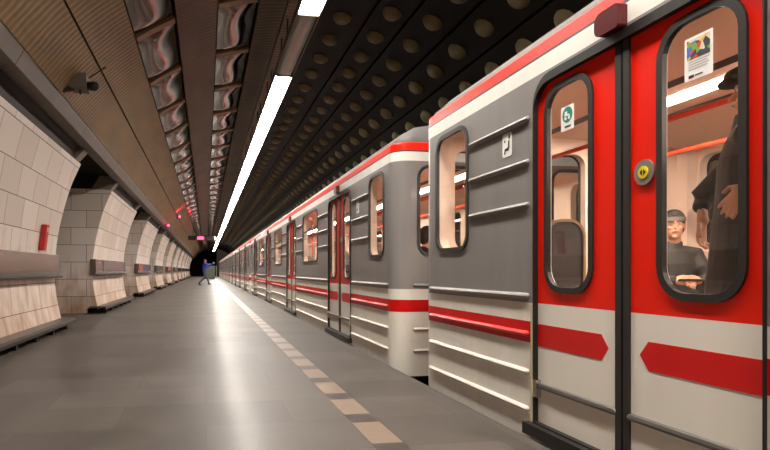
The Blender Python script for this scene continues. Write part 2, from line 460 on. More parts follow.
# pylons
prof = [(-2.39, .10), (-2.47, .45), (-2.51, .83), (-2.50, 1.22), (-2.43, 1.71), (-2.27, 2.33), (-2.09, 2.77)]
def smooth_prof(p, n=4):
    out = []
    for i in range(len(p) - 1):
        p0, p1, p2, p3 = p[max(i - 1, 0)], p[i], p[i + 1], p[min(i + 2, len(p) - 1)]
        for k in range(n):
            t = k / n
            out.append(tuple(.5 * (2 * p1[c] + (p2[c] - p0[c]) * t + (2 * p0[c] - 5 * p1[c] + 4 * p2[c] - p3[c]) * t * t + (3 * p1[c] - p0[c] - 3 * p2[c] + p3[c]) * t ** 3) for c in (0, 1)))
    return out + [p[-1]]
face = smooth_prof(prof)
def face_x(z):
    for (x0, z0), (x1, z1) in zip(face, face[1:]):
        if z0 <= z <= z1: return x0 + (x1 - x0) * (z - z0) / (z1 - z0)
    return face[0][0]
PYL0, PLEN, PITCH = 5.45, 4.75, 8.0
ORD = ['nearest', 'second', 'third', 'fourth', 'fifth', 'sixth', 'seventh', 'eighth', 'ninth', 'tenth', 'eleventh', 'twelfth']
body = MB().extrude_profile([(-3.95, 0), (-2.62, 0), (-2.62, .10)] + face + [(-2.30, 2.80), (-3.95, 2.80)], 0, PLEN)
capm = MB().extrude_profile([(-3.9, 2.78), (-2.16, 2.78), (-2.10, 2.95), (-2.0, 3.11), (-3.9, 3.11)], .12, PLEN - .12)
fl = MB()
for ya in (0.0, PLEN - .30):
    fl.extrude_profile([(-2.55, 2.78), (-2.13, 2.785), (-1.98, 2.96), (-2.02, 3.11), (-2.35, 3.11)], ya, ya + .30)
p_first = None
ledge_first = band_first = None
for k in range(-1, 11):
    y = PYL0 + PITCH * k
    if p_first is None:
        p_first = body.build('wall_pylon', M['tiles'], smooth=True, angle=40); p_first['kind'] = 'structure'
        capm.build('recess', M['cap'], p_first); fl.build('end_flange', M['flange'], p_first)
        pyl = p_first
    else: pyl = copy_tree(p_first)
    pyl.location.y = y
    if k < 0: continue
    # foot ledge: long plank on dark brackets
    if ledge_first is None:
        ledge_first = empty('foot_ledge', (0, 0, 0))
        MB().box(-2.56, -2.20, -.12, PLEN + .12, .125, .165).build('plank', M['ledge'], ledge_first)
        MB().box(-2.60, -2.40, -.05, PLEN + .05, .10, .125).box(-2.24, -2.20, -.12, PLEN + .12, .085, .125).build('edge_rail', M['dark'], ledge_first)
        for j in range(6):
            MB().box(-2.60, -2.25, .25 + j * .85 - .035, .25 + j * .85 + .035, 0, .125).build('bracket', M['dark'], ledge_first)
        band_first = empty('wall_band', (0, 0, 0))
        a = MB()
        a.extrude_profile([(face_x(.86) - .05, .86), (face_x(.86) + .07, .86), (face_x(.94) + .085, .94), (face_x(1.19) + .06, 1.22), (face_x(1.19) - .05, 1.22)], -.03, PLEN + .03)
        a.build('metal_band', M['band_steel'], band_first)
        MB().box(-2.43, -2.385, 0, PLEN, .845, .875).build('lower_rim', M['dark'], band_first)
        lg, bd = ledge_first, band_first
    else:
        lg, bd = copy_tree(ledge_first), copy_tree(band_first)
    lg.location.y = y; bd.location.y = y
    tag(lg, 'low dark plank ledge on brackets at the foot of the %s tiled pylon along' % ORD[k], 'ledge', 'foot ledges of the pylons')
    tag(bd, 'grey metal band across the %s tiled pylon from the camera, at waist height' % ORD[k], 'wall band', 'metal bands on the pylons')
# worn patches and prints on the bands
def band_patch(k, ya, yb, z0, z1, m, name='printed_panel', kid=None):
    y = PYL0 + PITCH * k
    o = MB().box(-2.395, -2.366, y + ya, y + yb, z0, z1).build(name, m)
    return o
for k, spec in ((1, [(.9, 4.2, 'map_grey')]), (2, [(.3, 1.7, 'ad_red'), (1.75, 4.2, 'ad_blue')]), (4, [(.5, 4, 'ad_red')]), (5, [(1, 4, 'ad_blue')])):
    bd = [o for o in COL.objects if o.name.startswith('wall_band') and abs(o.location.y - (PYL0 + PITCH * k)) < .01][0]
    for ya, yb, c in spec:
        if c not in M:
            M[c] = mat(c, {'map_grey': rgb(104, 84, 82), 'ad_red': rgb(150, 60, 48), 'ad_blue': rgb(44, 50, 84)}[c], .4, 0, .5, 5)
        mb = MB().extrude_profile([(face_x(.95) + .075, .95), (face_x(.95) + .095, .955), (face_x(1.19) + .076, 1.20), (face_x(1.19) + .05, 1.205)], ya, yb)
        mb.build('printed_panel', M[c], bd)

# red call box on the nearest pylon
cb = empty('alarm_box', (0, 9.22, 0))
t = Vector((.17, 0, 1)).normalized()
def slant(z, off): return (face_x(z) + off, z)
MB().extrude_profile([slant(1.27, .004), slant(1.27, .08), slant(1.66, .08), slant(1.66, .004)], -.06, .08).build('housing', mat('alarm_red', rgb(190, 36, 24), .4), cb)
tx = MB()
for j in range(3): tx.extrude_profile([slant(1.52 + j * .035, .081), slant(1.52 + j * .035, .084), slant(1.535 + j * .035, .084), slant(1.535 + j * .035, .081)], -.04, .06)
tx.extrude_profile([slant(1.33, .081), slant(1.33, .085), slant(1.46, .085), slant(1.46, .081)], -.035, .055, 1)
tx.build('white_lettering', [M['white'], M['rib_red']], cb)
tag(cb, 'small upright red alarm box on the nearest tiled pylon, just above its metal band', 'alarm box')

# ceiling strip lights
XL0, XL1, ZL = 1.06, 1.315, 3.00 + H
PITCHL = 2.13
def lamp(y, lit):
    e = empty('strip_light', ((XL0 + XL1) / 2, y, ZL))
    w = (XL1 - XL0) / 2
    MB().extrude_profile([(-w - .012, .0), (-w - .02, .08), (-w * .5, .13), (-.04, .13), (-.04, .15), (.04, .15), (.04, .13), (w * .5, .13), (w + .02, .08), (w + .012, .0), (w, .0), (w, .05), (-w, .05), (-w, .0)], .0, PITCHL - .01).box(-w, w, 0, .025, -.018, .06).build('housing', M['fixture'], e)
    for q in (.35, PITCHL - .35): MB().tube([(0, q, .15), (0, q, .70)], .012, 6).build('hanging_rod', M['dark'], e)
    MB().extrude_profile([(-w + .004, .045)] + [(w * .99 * math.sin(math.radians(q)), .02 - .035 * math.cos(math.radians(q))) for q in range(-90, 91, 15)] + [(w - .004, .045)], .03, PITCHL - .04).build('diffuser', M['striplamp'] if lit else M['unlit'], e, smooth=True)
    return e
yl = 6.56
on = lamp(0, True); off_ = lamp(yl, False)
tag(off_, 'unlit grey-brown section of the ceiling strip light, between lit ones', 'strip light', 'ceiling strip lights')
WORDS = ['first', 'second', 'third', 'fourth', 'fifth', 'sixth', 'seventh', 'eighth', 'ninth', 'tenth', 'eleventh', 'twelfth', 'thirteenth', 'fourteenth', 'fifteenth', 'sixteenth', 'seventeenth', 'eighteenth', 'nineteenth']
WORDS += ['twentieth'] + ['twenty-' + w for w in WORDS[:9]] + ['thirtieth'] + ['thirty-' + w for w in WORDS[:9]]
fst = True
for k in list(range(-5, 0)) + list(range(1, 39)):
    o = on if fst else copy_tree(on); fst = False
    o.location.y = yl + PITCHL * k
    if k < 0: lb = 'lit white strip light section before the unlit one, near the top edge' if k == -1 else 'lit white strip light section overhead, %s before the unlit one' % WORDS[-k - 1]
    else: lb = 'lit white ceiling strip light, %s section beyond the unlit one' % WORDS[k - 1]
    tag(o, lb, 'strip light', 'ceiling strip lights')

# hanging destination sign
sg = empty('destination_sign', (-.27, 39.9, 3.05))
MB().box(-.93, .93, -.1, .1, 0, .30).build('housing', M['dark'], sg)
MB().box(.84, .93, -.11, -.10, .02, .28).build('end_panel', M['white'], sg)
led = MB(); x = -.30
for w_ in (3, 1, 3, 2, 3, 3, 1):
    led.box(x, x + .012 * w_ + .02, -.108, -.1, .05, .25 if w_ > 1 else .22); x += .012 * w_ + .035
led.box(-.30, x - .015, -.108, -.1, .05, .07)
led.build('led_text', M['ledred'], sg)
for sx in (-.6, .6): MB().box(sx - .02, sx + .02, -.02, .02, .3, 1.35).build('hanger', M['dark'], sg)
tag(sg, 'black hanging destination sign with red lit letters above the far platform', 'sign')

# added red lamps high on the left, standing in for red ceiling reflections
def glow_lamp(x, y, z, lb, w):
    e = empty('added_glow_lamp', (x, y, z))
    MB().box(-.09, .06, -.1, .12, -.03, .12).build('housing', M['dark'], e)
    MB().box(.02, .08, -.11, -.05, 0, .1).tube([(.03, -.10, .045), (.03, -.13, .045)], .05, 12).build('lens', M['ledred'], e)
    tag(e, lb, 'added lamp', 'added red lamps')
    l = bpy.data.lights.new('added_red_glow', 'SPOT'); l.spot_size = 1.9; l.spot_blend = .8; l.energy = w; l.color = (1, .03, .10); l.shadow_soft_size = .05  # added spot tints the ceiling red, in place of a reflection
    lo = bpy.data.objects.new('added_red_glow', l); COL.objects.link(lo); lo.location = (x + .12, y - .30, z - .12); lo.rotation_euler = (math.radians(200), math.radians(10), 0)
glow_lamp(-1.72, 26.6, 2.96, 'small red lamp added for the red glow on the cornice above the far pylons', 25)
glow_lamp(-1.25, 27.2, 3.42, 'small red lamp added for the red glow on the slatted ceiling, right of the cornice one', 60)

# twin loudspeaker / camera on the slatted ceiling
cm = empty('ceiling_camera', (-1.56, 7.55, 3.28))
MB().box(-.10, .10, -.13, .13, -.05, .13).build('housing', mat('camera_grey', rgb(96, 88, 78), .5), cm)
MB().tube([(-.10, -.02, -.02), (-.19, -.10, -.06)], [.055, .06], 14).build('lens_unit', M['dark'], cm, smooth=True)
MB().tube([(.10, -.02, -.0), (.19, -.10, -.02)], [.055, .06], 14).build('lens_unit', M['dark'], cm, smooth=True)
MB().tube([(0, 0, -.04), (.01, -.03, -.10)], [.02, .016], 8).build('mount_pin', M['chrome'], cm)
MB().tube([(.08, .02, .10), (.30, .04, .27)], .008, 6).build('cable', M['dark'], cm)
tag(cm, 'small grey twin-lens camera mounted on the slatted ceiling above the nearest pylon', 'camera')

# far end of the platform
cbn = empty('service_cabinet', (.42, 66, 0))
MB().box(-.6, .6, 0, .5, .05, 1.5).build('cabinet_body', M['cabinet'], cbn)
MB().box(-.56, -.02, -.02, 0, .12, 1.44).build('door', M['cabinet'], cbn); MB().box(.02, .56, -.02, 0, .12, 1.44).build('door', M['cabinet'], cbn)
MB().box(-.6, .6, .02, .5, 0, .05).build('plinth', M['dark'], cbn)
tag(cbn, 'grey-green service cabinet at the far end of the platform behind the walker', 'cabinet')
ps = empty('white_post', (1.18, 65.8, 0))
MB().tube([(0, 0, .02), (0, 0, 1.45)], .04, 10).build('post', M['flange'], ps)
MB().box(-.1, .1, -.1, .1, 0, .03).build('foot_plate', M['steel'], ps)
tag(ps, 'slim pale post beside the grey-green cabinet at the far platform end', 'post')

# ------------------------------------------------------------------ the metro cars
CL = 18.83; CW = 1.35; CR = .18
XCAR = 1.88 + CW
DC = [2.44 + 4.65 * i for i in range(4)]             # door centres
DH = .695
def L2(u): return cz(u)
D0, D1 = L2(-.88), L2(1.06)
W0, W1 = L2(.17), L2(1.06)
def car():
    root = empty('metro_car', (XCAR, 0, -RZ))
    WINS = [(.34, .88)] + [(c + 4.65 / 2 - .74, c + 4.65 / 2 + .74) for c in DC[:3]] + [(CL - .88, CL - .34)]
    WF = [(.22, .90)] + WINS[1:-1] + [(CL - .90, CL - .22)]
    WS = {-1: WINS, 1: WF}
    holes_of = lambda s: [rr(c - DH, c + DH, D0, D1, (.01, .01, .14, .14)) for c in DC] + [rr(a, b, W0, W1, .11) for a, b in WS[s]]
    EW = [(-1.08, -.46), (-.19, .19), (.42, .96)]
    eh = [rr(a, b, W0, W1, .11) for a, b in EW]
    hem, top = L2(-1.08), L2(1.215)
    mb = MB()
    for s in (-1, 1):
        mb.plate([(CR, hem), (CL - CR, hem), (CL - CR, top), (CR, top)], holes_of(s), 'x', s * CW, s * (CW - .09), 0, 1, 1)
    for ye, s in ((0, 1), (CL, -1)):
        mb.plate([(-CW + CR, hem), (CW - CR, hem), (CW - CR, top), (-CW + CR, top)], eh, 'y', ye, ye + s * .08, 0, 1, 1)
        for sx in (-1, 1):
            vs = []
            for k in range(9):
                t = math.radians(90 * k / 8)
                x = sx * (CW - CR + CR * math.cos(t)); yy = CR - CR * math.sin(t)
                yy = yy if s == 1 else CL - yy
                vs += [(x, yy, hem), (x, yy, top)]
            mb.add(vs, [(2 * k, 2 * k + 2, 2 * k + 3, 2 * k + 1) for k in range(8)], 0)
            # inner post
            yi = (0.06, CR + .02) if s == 1 else (CL - CR - .02, CL - .06)
            mb.box(min(sx * (CW - CR - .02), sx * (CW - .07)), max(sx * (CW - CR - .02), sx * (CW - .07)), yi[0], yi[1], hem, top, 1)
    mb.build('body_shell', [M['paint'], M['peach']], root, smooth=True, angle=30)
    # upper red band and roof: rounded rings stepping in
    mb = MB(); rings = [(0, 1.213), (.005, 1.296), (.010, 1.304), (.022, 1.313), (.042, 1.318)]
    def hoop(rings, name, cap=False):
        vs = []
        for ins, u in rings:
            lp = rr(-CW + ins, CW - ins, ins * .6, CL - ins * .6, max(CR - ins * .3, .05), 6); n = len(lp)
            vs += [(a, b, L2(u)) for a, b in lp]
        fs = [(i * n + j, i * n + (j + 1) % n, (i + 1) * n + (j + 1) % n, (i + 1) * n + j) for i in range(len(rings) - 1) for j in range(n)]
        if cap: fs.append(tuple((len(rings) - 1) * n + j for j in range(n)))
        return MB().add(vs, fs).build(name, M['roof'] if cap else M['paint'], root, smooth=True, angle=40 if cap else 12)
    hoop(rings, 'upper_band')
    hoop([(.042, 1.318), (.048, 1.345), (.085, 1.352), (.092, 1.375), (.16, 1.44), (.30, 1.52), (.55, 1.59), (.85, 1.63), (1.15, 1.645)], 'roof', True)
    # pressed ribs
    RM = [M['body_grey'], M['rib_white'], M['rib_red']]
    def rib_run(a, b, u, m, s, mb):
        MB().tube([(s * CW, a + .02, L2(u)), (s * CW, b - .02, L2(u))], (.017, .021), 8, side=(0, 0, 1)).build('body_rib', RM[m], root, smooth=True, angle=50)
    rb = None; RM = [M['body_grey'], M['rib_white'], M['rib_red']]
    for s in (-1, 1):
        spans_lo = [(CR, DC[0] - DH - .05)] + [(DC[i] + DH + .05, DC[i + 1] - DH - .05) for i in range(3)] + [(DC[3] + DH + .05, CL - CR)]
        for a, b in spans_lo:
            rib_run(a, b, -.15, 1 if False else 0, s, rb); rib_run(a, b, -.375, 2, s, rb)
            rib_run(a, b, -.60, 1, s, rb); rib_run(a, b, -.82, 1, s, rb)
        spans_hi = [(.92, DC[0] - DH - .05)] + sum([[(DC[i] + DH + .05, WINS[i + 1][0] - .06), (WINS[i + 1][1] + .06, DC[i + 1] - DH - .05)] for i in range(3)], []) + [(DC[3] + DH + .05, CL - .92)]
        for a, b in spans_hi:
            for u in (.90, .645, .39): rib_run(a, b, u, 0, s, rb)
    for ye in (0, CL):
        for (u, m) in ((-.15, 0), (-.60, 1), (-.82, 1)):
            MB().tube([(-CW + .22, ye, L2(u)), (CW - .22, ye, L2(u))], (.017, .021), 8, side=(0, 0, 1)).build('body_rib', RM[m], root, smooth=True, angle=50)
    # windows
    def window(a, b, axis, c, sgn, transom=False, z0=W0, z1=W1, r=.11, parent=root, name='window_gasket'):
        g = MB().plate(rr(a - .024, b + .024, z0 - .024, z1 + .024, r + .024), [rr(a + .008, b - .008, z0 + .008, z1 - .008, r - .008)], axis, c + sgn * .012, c - sgn * .012)
        fo = g.build(name, M['rubber'], parent)
        MB().plate(rr(a, b, z0, z1, r), [], axis, c - sgn * .004, c - sgn * .009).build('pane', M['glass'], fo)
        if transom:
            MB().box(c - sgn * .02 if axis == 'x' else a, c + sgn * .004 if axis == 'x' else b, a, b, L2(.72), L2(.745)).build('transom', M['rubber'], fo)
    for s in (-1, 1):
        for i, (a, b) in enumerate(WS[s]): window(a, b, 'x', s * CW, s, 0 < i < 4)
    for ye, s in ((0, -1), (CL, 1)):
        for a, b in EW: window(a, b, 'y', ye, s)
    # doors
    for s in (-1, 1):
        for c in DC:
            fr = MB().plate(rr(c - DH - .003, c + DH + .003, D0 - .02, D1 + .042, (.01, .01, .16, .16)), [rr(c - DH + .004, c + DH - .004, D0 + .004, D1 - .004, (.01, .01, .136, .136))], 'x', s * (CW + .012), s * (CW - .03))
            f_ = fr.build('door_frame', M['dark'], root)
            if s == -1:
                for e in (1,):
                    MB().box(-CW - .016, -CW - .004, c + e * (DH + .010) - .007, c + e * (DH + .010) + .007, D0, L2(-.2)).build('jamb_strip', M['cream'], f_)
            MB().box(min(s * (CW - .06), s * (CW + .05)), max(s * (CW - .06), s * (CW + .05)), c - DH - .05, c + DH + .05, D0 - .07, D0 - .005).build('door_step', M['dark'], root)
            for e in (-1, 1):
                a, b = (c + .045, c + DH - .006) if e == 1 else (c - DH + .006, c - .045)
                wm = c + e * .410; wa, wb = wm - .182, wm + .182
                z0, z1 = L2(-.10), L2(1.0)
                R_ = (.005, .005, .135, .005) if e == 1 else (.005, .005, .005, .135)
                lf = MB().plate(rr(a, b, D0 + .005, D1 - .006, R_), [rr(wa, wb, z0, z1, .12)], 'x', s * (CW - .018), s * (CW - .040), 0, 1, 1).build('door_leaf', [M['door_paint'], M['peach']], root)
                window(wa, wb, 'x', s * (CW - .018), s, z0=z0, z1=z1, r=.12, parent=lf)
                xx = s * (CW - .0175)
                if s == -1 or True:
                    # pointed end of the red stripe: outer leaves carry it from the opening's edge
                    p0, p1 = L2(-.437), L2(-.31); pm = (p0 + p1) / 2
                    tip = c + e * .10
                    base = c + e * (DH - .008)
                    MB().plate([(base, p0), (base, p1), (tip + e * .05, p1), (tip, pm), (tip + e * .05, p0)][::e], [], 'x', xx + s * .0015, xx - s * .001).build('red_arrow_stripe', M['red'], lf)
                    MB().tube([(xx, a + .01, L2(-.665)), (xx, b - .004, L2(-.665))], (.018, .02), 8, side=(0, 0, 1)).build('kick_rail', M['steel'], lf, smooth=True)
                    MB().box(min(xx, xx + s * .03), max(xx, xx + s * .03), (b - .03) if e == 1 else (a - .01), (b + .01) if e == 1 else (a + .03), L2(-.73), L2(-.63)).build('door_guide', M['chrome'], lf)
            g = MB()
            g.box(min(s * (CW - .085), s * (CW - .008)), max(s * (CW - .085), s * (CW - .008)), c - .045, c - .006, D0 + .005, D1 - .006)
            g.box(min(s * (CW - .085), s * (CW - .008)), max(s * (CW - .085), s * (CW - .008)), c + .006, c + .045, D0 + .005, D1 - .006)
            g.box(min(s * (CW - .085), s * (CW - .02)), max(s * (CW - .085), s * (CW - .02)), c - .007, c + .007, D0 + .005, D1 - .006)
            g.build('meeting_seal', M['rubber'], root)
            ring = []
            xb = s * (CW - .017)
            bt = MB().tube([(xb, c - .133, L2(.43)), (xb + s * .010, c - .133, L2(.43))], .056, 24, caps=False).build('door_button', M['flange'], root)
            MB().tube([(xb + s * .010, c - .133, L2(.43)), (xb + s * .014, c - .133, L2(.43))], .028, 18, caps=False).build('yellow_disc', M['yellow'], bt)
            ar = MB()
            for q in (-1, 1):
                ar.plate([(c - .133 + q * .004, L2(.43) - .014), (c - .133 + q * .004, L2(.43) + .014), (c - .133 + q * .017, L2(.43))][::q], [], 'x', xb + s * .014, xb + s * .0155)
            ar.build('arrow_marks', M['black'], bt)
            MB().plate(rr(c - .045, c + .115, L2(1.105), L2(1.215), (.015, .04, .04, .015)), [], 'x', s * (CW + .05), s * (CW - .02)).build('door_lamp', M['lens'], root)
    # seat pictogram beside the end doors
    for y in (1.40, CL - 1.44):
        st = MB().plate(rr(y - .055, y + .055, L2(.72), L2(.87), .015), [], 'x', -CW - .003, -CW).build('seat_pictogram', M['white'], root)
        p = MB(); q = lambda a, b: (y - (a - .5) * .11, L2(.72) + b * .15)
        def pl(pts): p.plate([q(a, b) for a, b in pts], [], 'x', -CW - .0045, -CW - .003)
        pl([(.68, .78), (.72, .90), (.82, .90), (.86, .80), (.80, .72), (.72, .70)])
        pl([(.66, .66), (.80, .66), (.76, .32), (.62, .30)])
        pl([(.70, .40), (.34, .34), (.28, .24), (.72, .24)])
        pl([(.20, .12), (.32, .12), (.38, .34), (.28, .36)])
        pl([(.22, .62), (.34, .62), (.34, .72), (.22, .72)])
        p.build('seat_figure', M['black'], st)
    # interior
    MB().box(-CW + .09, CW - .09, .08, CL - .08, L2(-.96), L2(-.88)).build('car_floor', M['carfloor'], root)
    cl = MB().extrude_profile([(-CW + .09, L2(1.10)), (-CW + .25, L2(1.16)), (-.55, L2(1.20)), (.55, L2(1.20)), (CW - .25, L2(1.16)), (CW - .09, L2(1.10)), (CW - .09, L2(1.22)), (-CW + .09, L2(1.22))], .08, CL - .08)
    cl.build('car_ceiling', M['peach_ceiling'], root)
    MB().extrude_profile([(-.34, L2(1.196)), (-.30, L2(1.17)), (-.26, L2(1.196))], .3, CL - .3).extrude_profile([(.26, L2(1.196)), (.30, L2(1.17)), (.34, L2(1.196))], .3, CL - .3).build('ceiling_trim', M['rubber'], root)
    for k in range(6):
        ya = .5 + k * 3.0
        MB().extrude_profile([(-.08, L2(1.20)), (-.08, L2(1.195)), (0, L2(1.188)), (.08, L2(1.195)), (.08, L2(1.20))], ya, ya + 2.75).build('interior_light', M['carlamp'], root)
    for x in (-.42, .42):
        MB().tube([(x, .4, L2(.93)), (x, CL - .4, L2(.93))], .017, 10).build('grab_rail', M['rail_red'], root, smooth=True)
        po = MB()
        for c in DC:
            for e in (-1, 1):
                MB().tube([(x * 1.7, c + e * (DH + .12), L2(-.88)), (x * 1.7, c + e * (DH + .12), L2(1.17))], .017, 10).build('grab_pole', M['rail_red'], root, smooth=True)
    spans = [(.22, DC[0] - DH - .09)] + [(DC[i] + DH + .09, DC[i + 1] - DH - .09) for i in range(3)] + [(DC[3] + DH + .09, CL - .22)]
    for s in (-1, 1):
        for a, b in spans:
            lo, hi = sorted((s * (CW - .10), s * (CW - .56)))
            bb = MB().plate(rr(lo, hi, L2(-.50), L2(-.40), .03, 3), [], 'y', a + .06, b - .06)
            bo = bb.build('bench', M['seat'], root)
            lo, hi = sorted((s * (CW - .10), s * (CW - .19)))
            MB().plate(rr(lo, hi, L2(-.40), L2(.02), .03, 3), [], 'y', a + .06, b - .06).build('bench_back', M['seat'], bo)
            lo, hi = sorted((s * (CW - .14), s * (CW - .50)))
            MB().box(lo, hi, a + .2, b - .2, L2(-.88), L2(-.50)).build('bench_base', M['dark'], bo)
            ends = []
            if a > 1: ends.append(a)
            if b < CL - 1: ends.append(b)
            for e in ends:
                lo, hi = sorted((s * (CW - .11), s * (CW - .36)))
                sc = MB().plate(rr(lo, hi, L2(-.60), L2(.30), .10, 6), [], 'y', e - .03, e + .03).build('bench_screen', M['seat'], root)
                MB().plate(rr(lo - .008, hi + .008, L2(-.60), L2(.308), .108, 6), [rr(lo + .008, hi - .008, L2(-.59), L2(.292), .092, 6)], 'y', e - .04, e + .04).build('screen_rim', M['beam'], sc)
    # running gear
    MB().box(-CW + .16, CW - .16, .25, CL - .25, .62, L2(-.97)).build('underframe', M['dark'], root)
    for yc in (3.0, CL - 3.0):
        bg = MB().box(-1.0, -.84, yc - 1.5, yc + 1.5, .40, .60).box(.84, 1.0, yc - 1.5, yc + 1.5, .40, .60).box(-1.0, 1.0, yc - .3, yc + .3, .42, .64).build('bogie', M['dark'], root)
        for dy in (-1.05, 1.05):
            for x in (-.76, .76):
                MB().tube([(x - .06, yc + dy, .40), (x + .06, yc + dy, .40)], .40, 24, caps=False).build('wheel', M['steel'], bg)
            MB().tube([(-.76, yc + dy, .40), (.76, yc + dy, .40)], .07, 10).build('axle', M['dark'], bg)
    for yy, s in ((0, -1), (CL, 1)):
        MB().tube([(0, yy - s * .3, .85), (0, yy + s * .24, .85)], .10, 12).build('coupler', M['dark'], root)
    return root
CARPITCH = CL + .78
car1 = car()
cars = [car1] + [copy_tree(car1) for _ in range(4)]
CLAB = ['grey, white and red metro car nearest the camera, beside the platform edge', 'second metro car of the train, coupled beyond the nearest one',
        'third metro car of the train, with red doors, in the middle distance', 'fourth metro car of the train, small in the distance', 'last metro car of the train, farthest down the platform']
for i, c in enumerate(cars):
    c.location.y = 4.775 - CL
    if i: c.location.y = 4.775 + .77 + CARPITCH * (i - 1)
    tag(c, CLAB[i], 'metro car', 'cars of the metro train')
for x in (XCAR - .76, XCAR + .76):
    o = MB().extrude_profile([(x - .07, -1.26), (x - .07, -1.24), (x - .012, -1.22), (x - .012, -1.14), (x - .035, -1.13), (x - .035, -1.10), (x + .035, -1.10), (x + .035, -1.13), (x + .012, -1.14), (x + .012, -1.22), (x + .07, -1.24), (x + .07, -1.26)], Y0, Y1).build('track_rail', M['steel'])
    tag(o, 'steel running rail under the train on the %s' % ('platform side' if x < XCAR else 'tunnel wall side'), 'rail')

# stickers on the near car's door windows (car-local y = world - (4.735-CL))
Lf = lambda yw: yw - (4.775 - CL)
leaves = [o for o in car1.children if o.name.startswith('door_leaf')]
def leaf_at(yw):
    best = None
    for o in leaves:
        xs = [v.co.x for v in o.data.vertices][0]; ys = [v.co.y for v in o.data.vertices]
        if xs < 0 and min(ys) <= Lf(yw) <= max(ys): best = o
    return best
xg = -CW + .018 + .003
la, lb_ = leaf_at(2.7), leaf_at(1.95)
def on_glass(y0, y1, u0, u1, m, name, par, dx=0.0):
    return MB().plate(rr(Lf(y0), Lf(y1), L2(u0), L2(u1), .004, 1), [], 'x', xg - dx - .001, xg - dx).build(name, m, par)
# round teal pushchair sticker: disc, text line
yc, uc = 2.756, .822
o = on_glass(yc - .054, yc + .054, uc - .072, uc + .058, M['white'], 'teal_disc_sticker', la)
o['label'] = 'white sticker with a round teal pushchair sign'
cir = lambda r, cy=0, cu=0, n=24: [(Lf(yc) + cy + r * math.cos(2 * PI * k / n), L2(uc) + cu + r * math.sin(2 * PI * k / n)) for k in range(n)]
mbd = MB().plate(cir(.042, -.002, .010), [], 'x', xg - .0025, xg - .001, 0)
for cy, cu, r in ((.012, -.008, .009), (-.018, -.008, .009)): mbd.plate(cir(r, cy, cu, 12), [], 'x', xg - .0035, xg - .0025, 1)
mbd.plate([(Lf(yc) + .022, L2(uc) + .006), (Lf(yc) + .016, L2(uc) + .030), (Lf(yc) - .003, L2(uc) + .027), (Lf(yc) - .003, L2(uc) + .013), (Lf(yc) - .021, L2(uc) + .011), (Lf(yc) - .026, L2(uc) + .001)], [], 'x', xg - .0035, xg - .0025, 1)
mbd.box(xg - .0022, xg - .001, Lf(yc) - .03, Lf(yc) + .02, L2(uc) - .058, L2(uc) - .048, 2)
mbd.build('teal_sign', [M['teal'], M['white'], M['rubber']], None)
bpy.data.objects['teal_sign'].parent = la
# picture poster
py0, py1 = 1.868, 1.998
o2 = on_glass(py0, py1, .755, .926, M['white'], 'picture_poster', lb_)
o2['label'] = 'white poster with a colourful picture and small text'
def picture_mat():
    m, nt, b = new_mat('colourful_picture')
    tc = N(nt, 'ShaderNodeTexCoord'); vo = N(nt, 'ShaderNodeTexVoronoi', Scale=42.0)
    nt.links.new(tc.outputs['Object'], vo.inputs['Vector'])
    sp = N(nt, 'ShaderNodeSeparateColor'); nt.links.new(vo.outputs['Color'], sp.inputs[0])
    cr = N(nt, 'ShaderNodeValToRGB'); cr.color_ramp.interpolation = 'CONSTANT'; e = cr.color_ramp.elements
    e[0].color = rgb(40, 50, 62); e[1].position = .2; e[1].color = rgb(205, 60, 40)
    for p_, c_ in ((.36, rgb(60, 110, 190)), (.5, rgb(225, 180, 40)), (.64, rgb(110, 160, 40)), (.78, rgb(70, 60, 66)), (.9, rgb(215, 200, 180))):
        x = e.new(p_); x.color = c_
    nt.links.new(sp.outputs[0], cr.inputs[0]); nt.links.new(cr.outputs[0], b.inputs['Base Color'])
    b.inputs['Roughness'].default_value = .5
    return m
M['picture'] = picture_mat()
pp = MB().box(xg - .0022, xg - .001, Lf(py0) + .012, Lf(py1) - .012, L2(.838), L2(.916), 0)
pp.box(xg - .002, xg - .001, Lf(py1) - .045, Lf(py1) - .02, L2(.764), L2(.776), 1)
pp.box(xg - .002, xg - .001, Lf(py1) - .085, Lf(py1) - .05, L2(.768), L2(.773), 2)
for k in range(4): pp.box(xg - .002, xg - .001, Lf(py1) - .115 + .01 * (k % 2), Lf(py1) - .02, L2(.826 - k * .010), L2(.8285 - k * .010), 3)
M['faint'] = mat('faint_print', rgb(170, 168, 165), .6)
pp.build('poster_print', [M['picture'], M['lens'], M['black'], M['faint']], lb_)

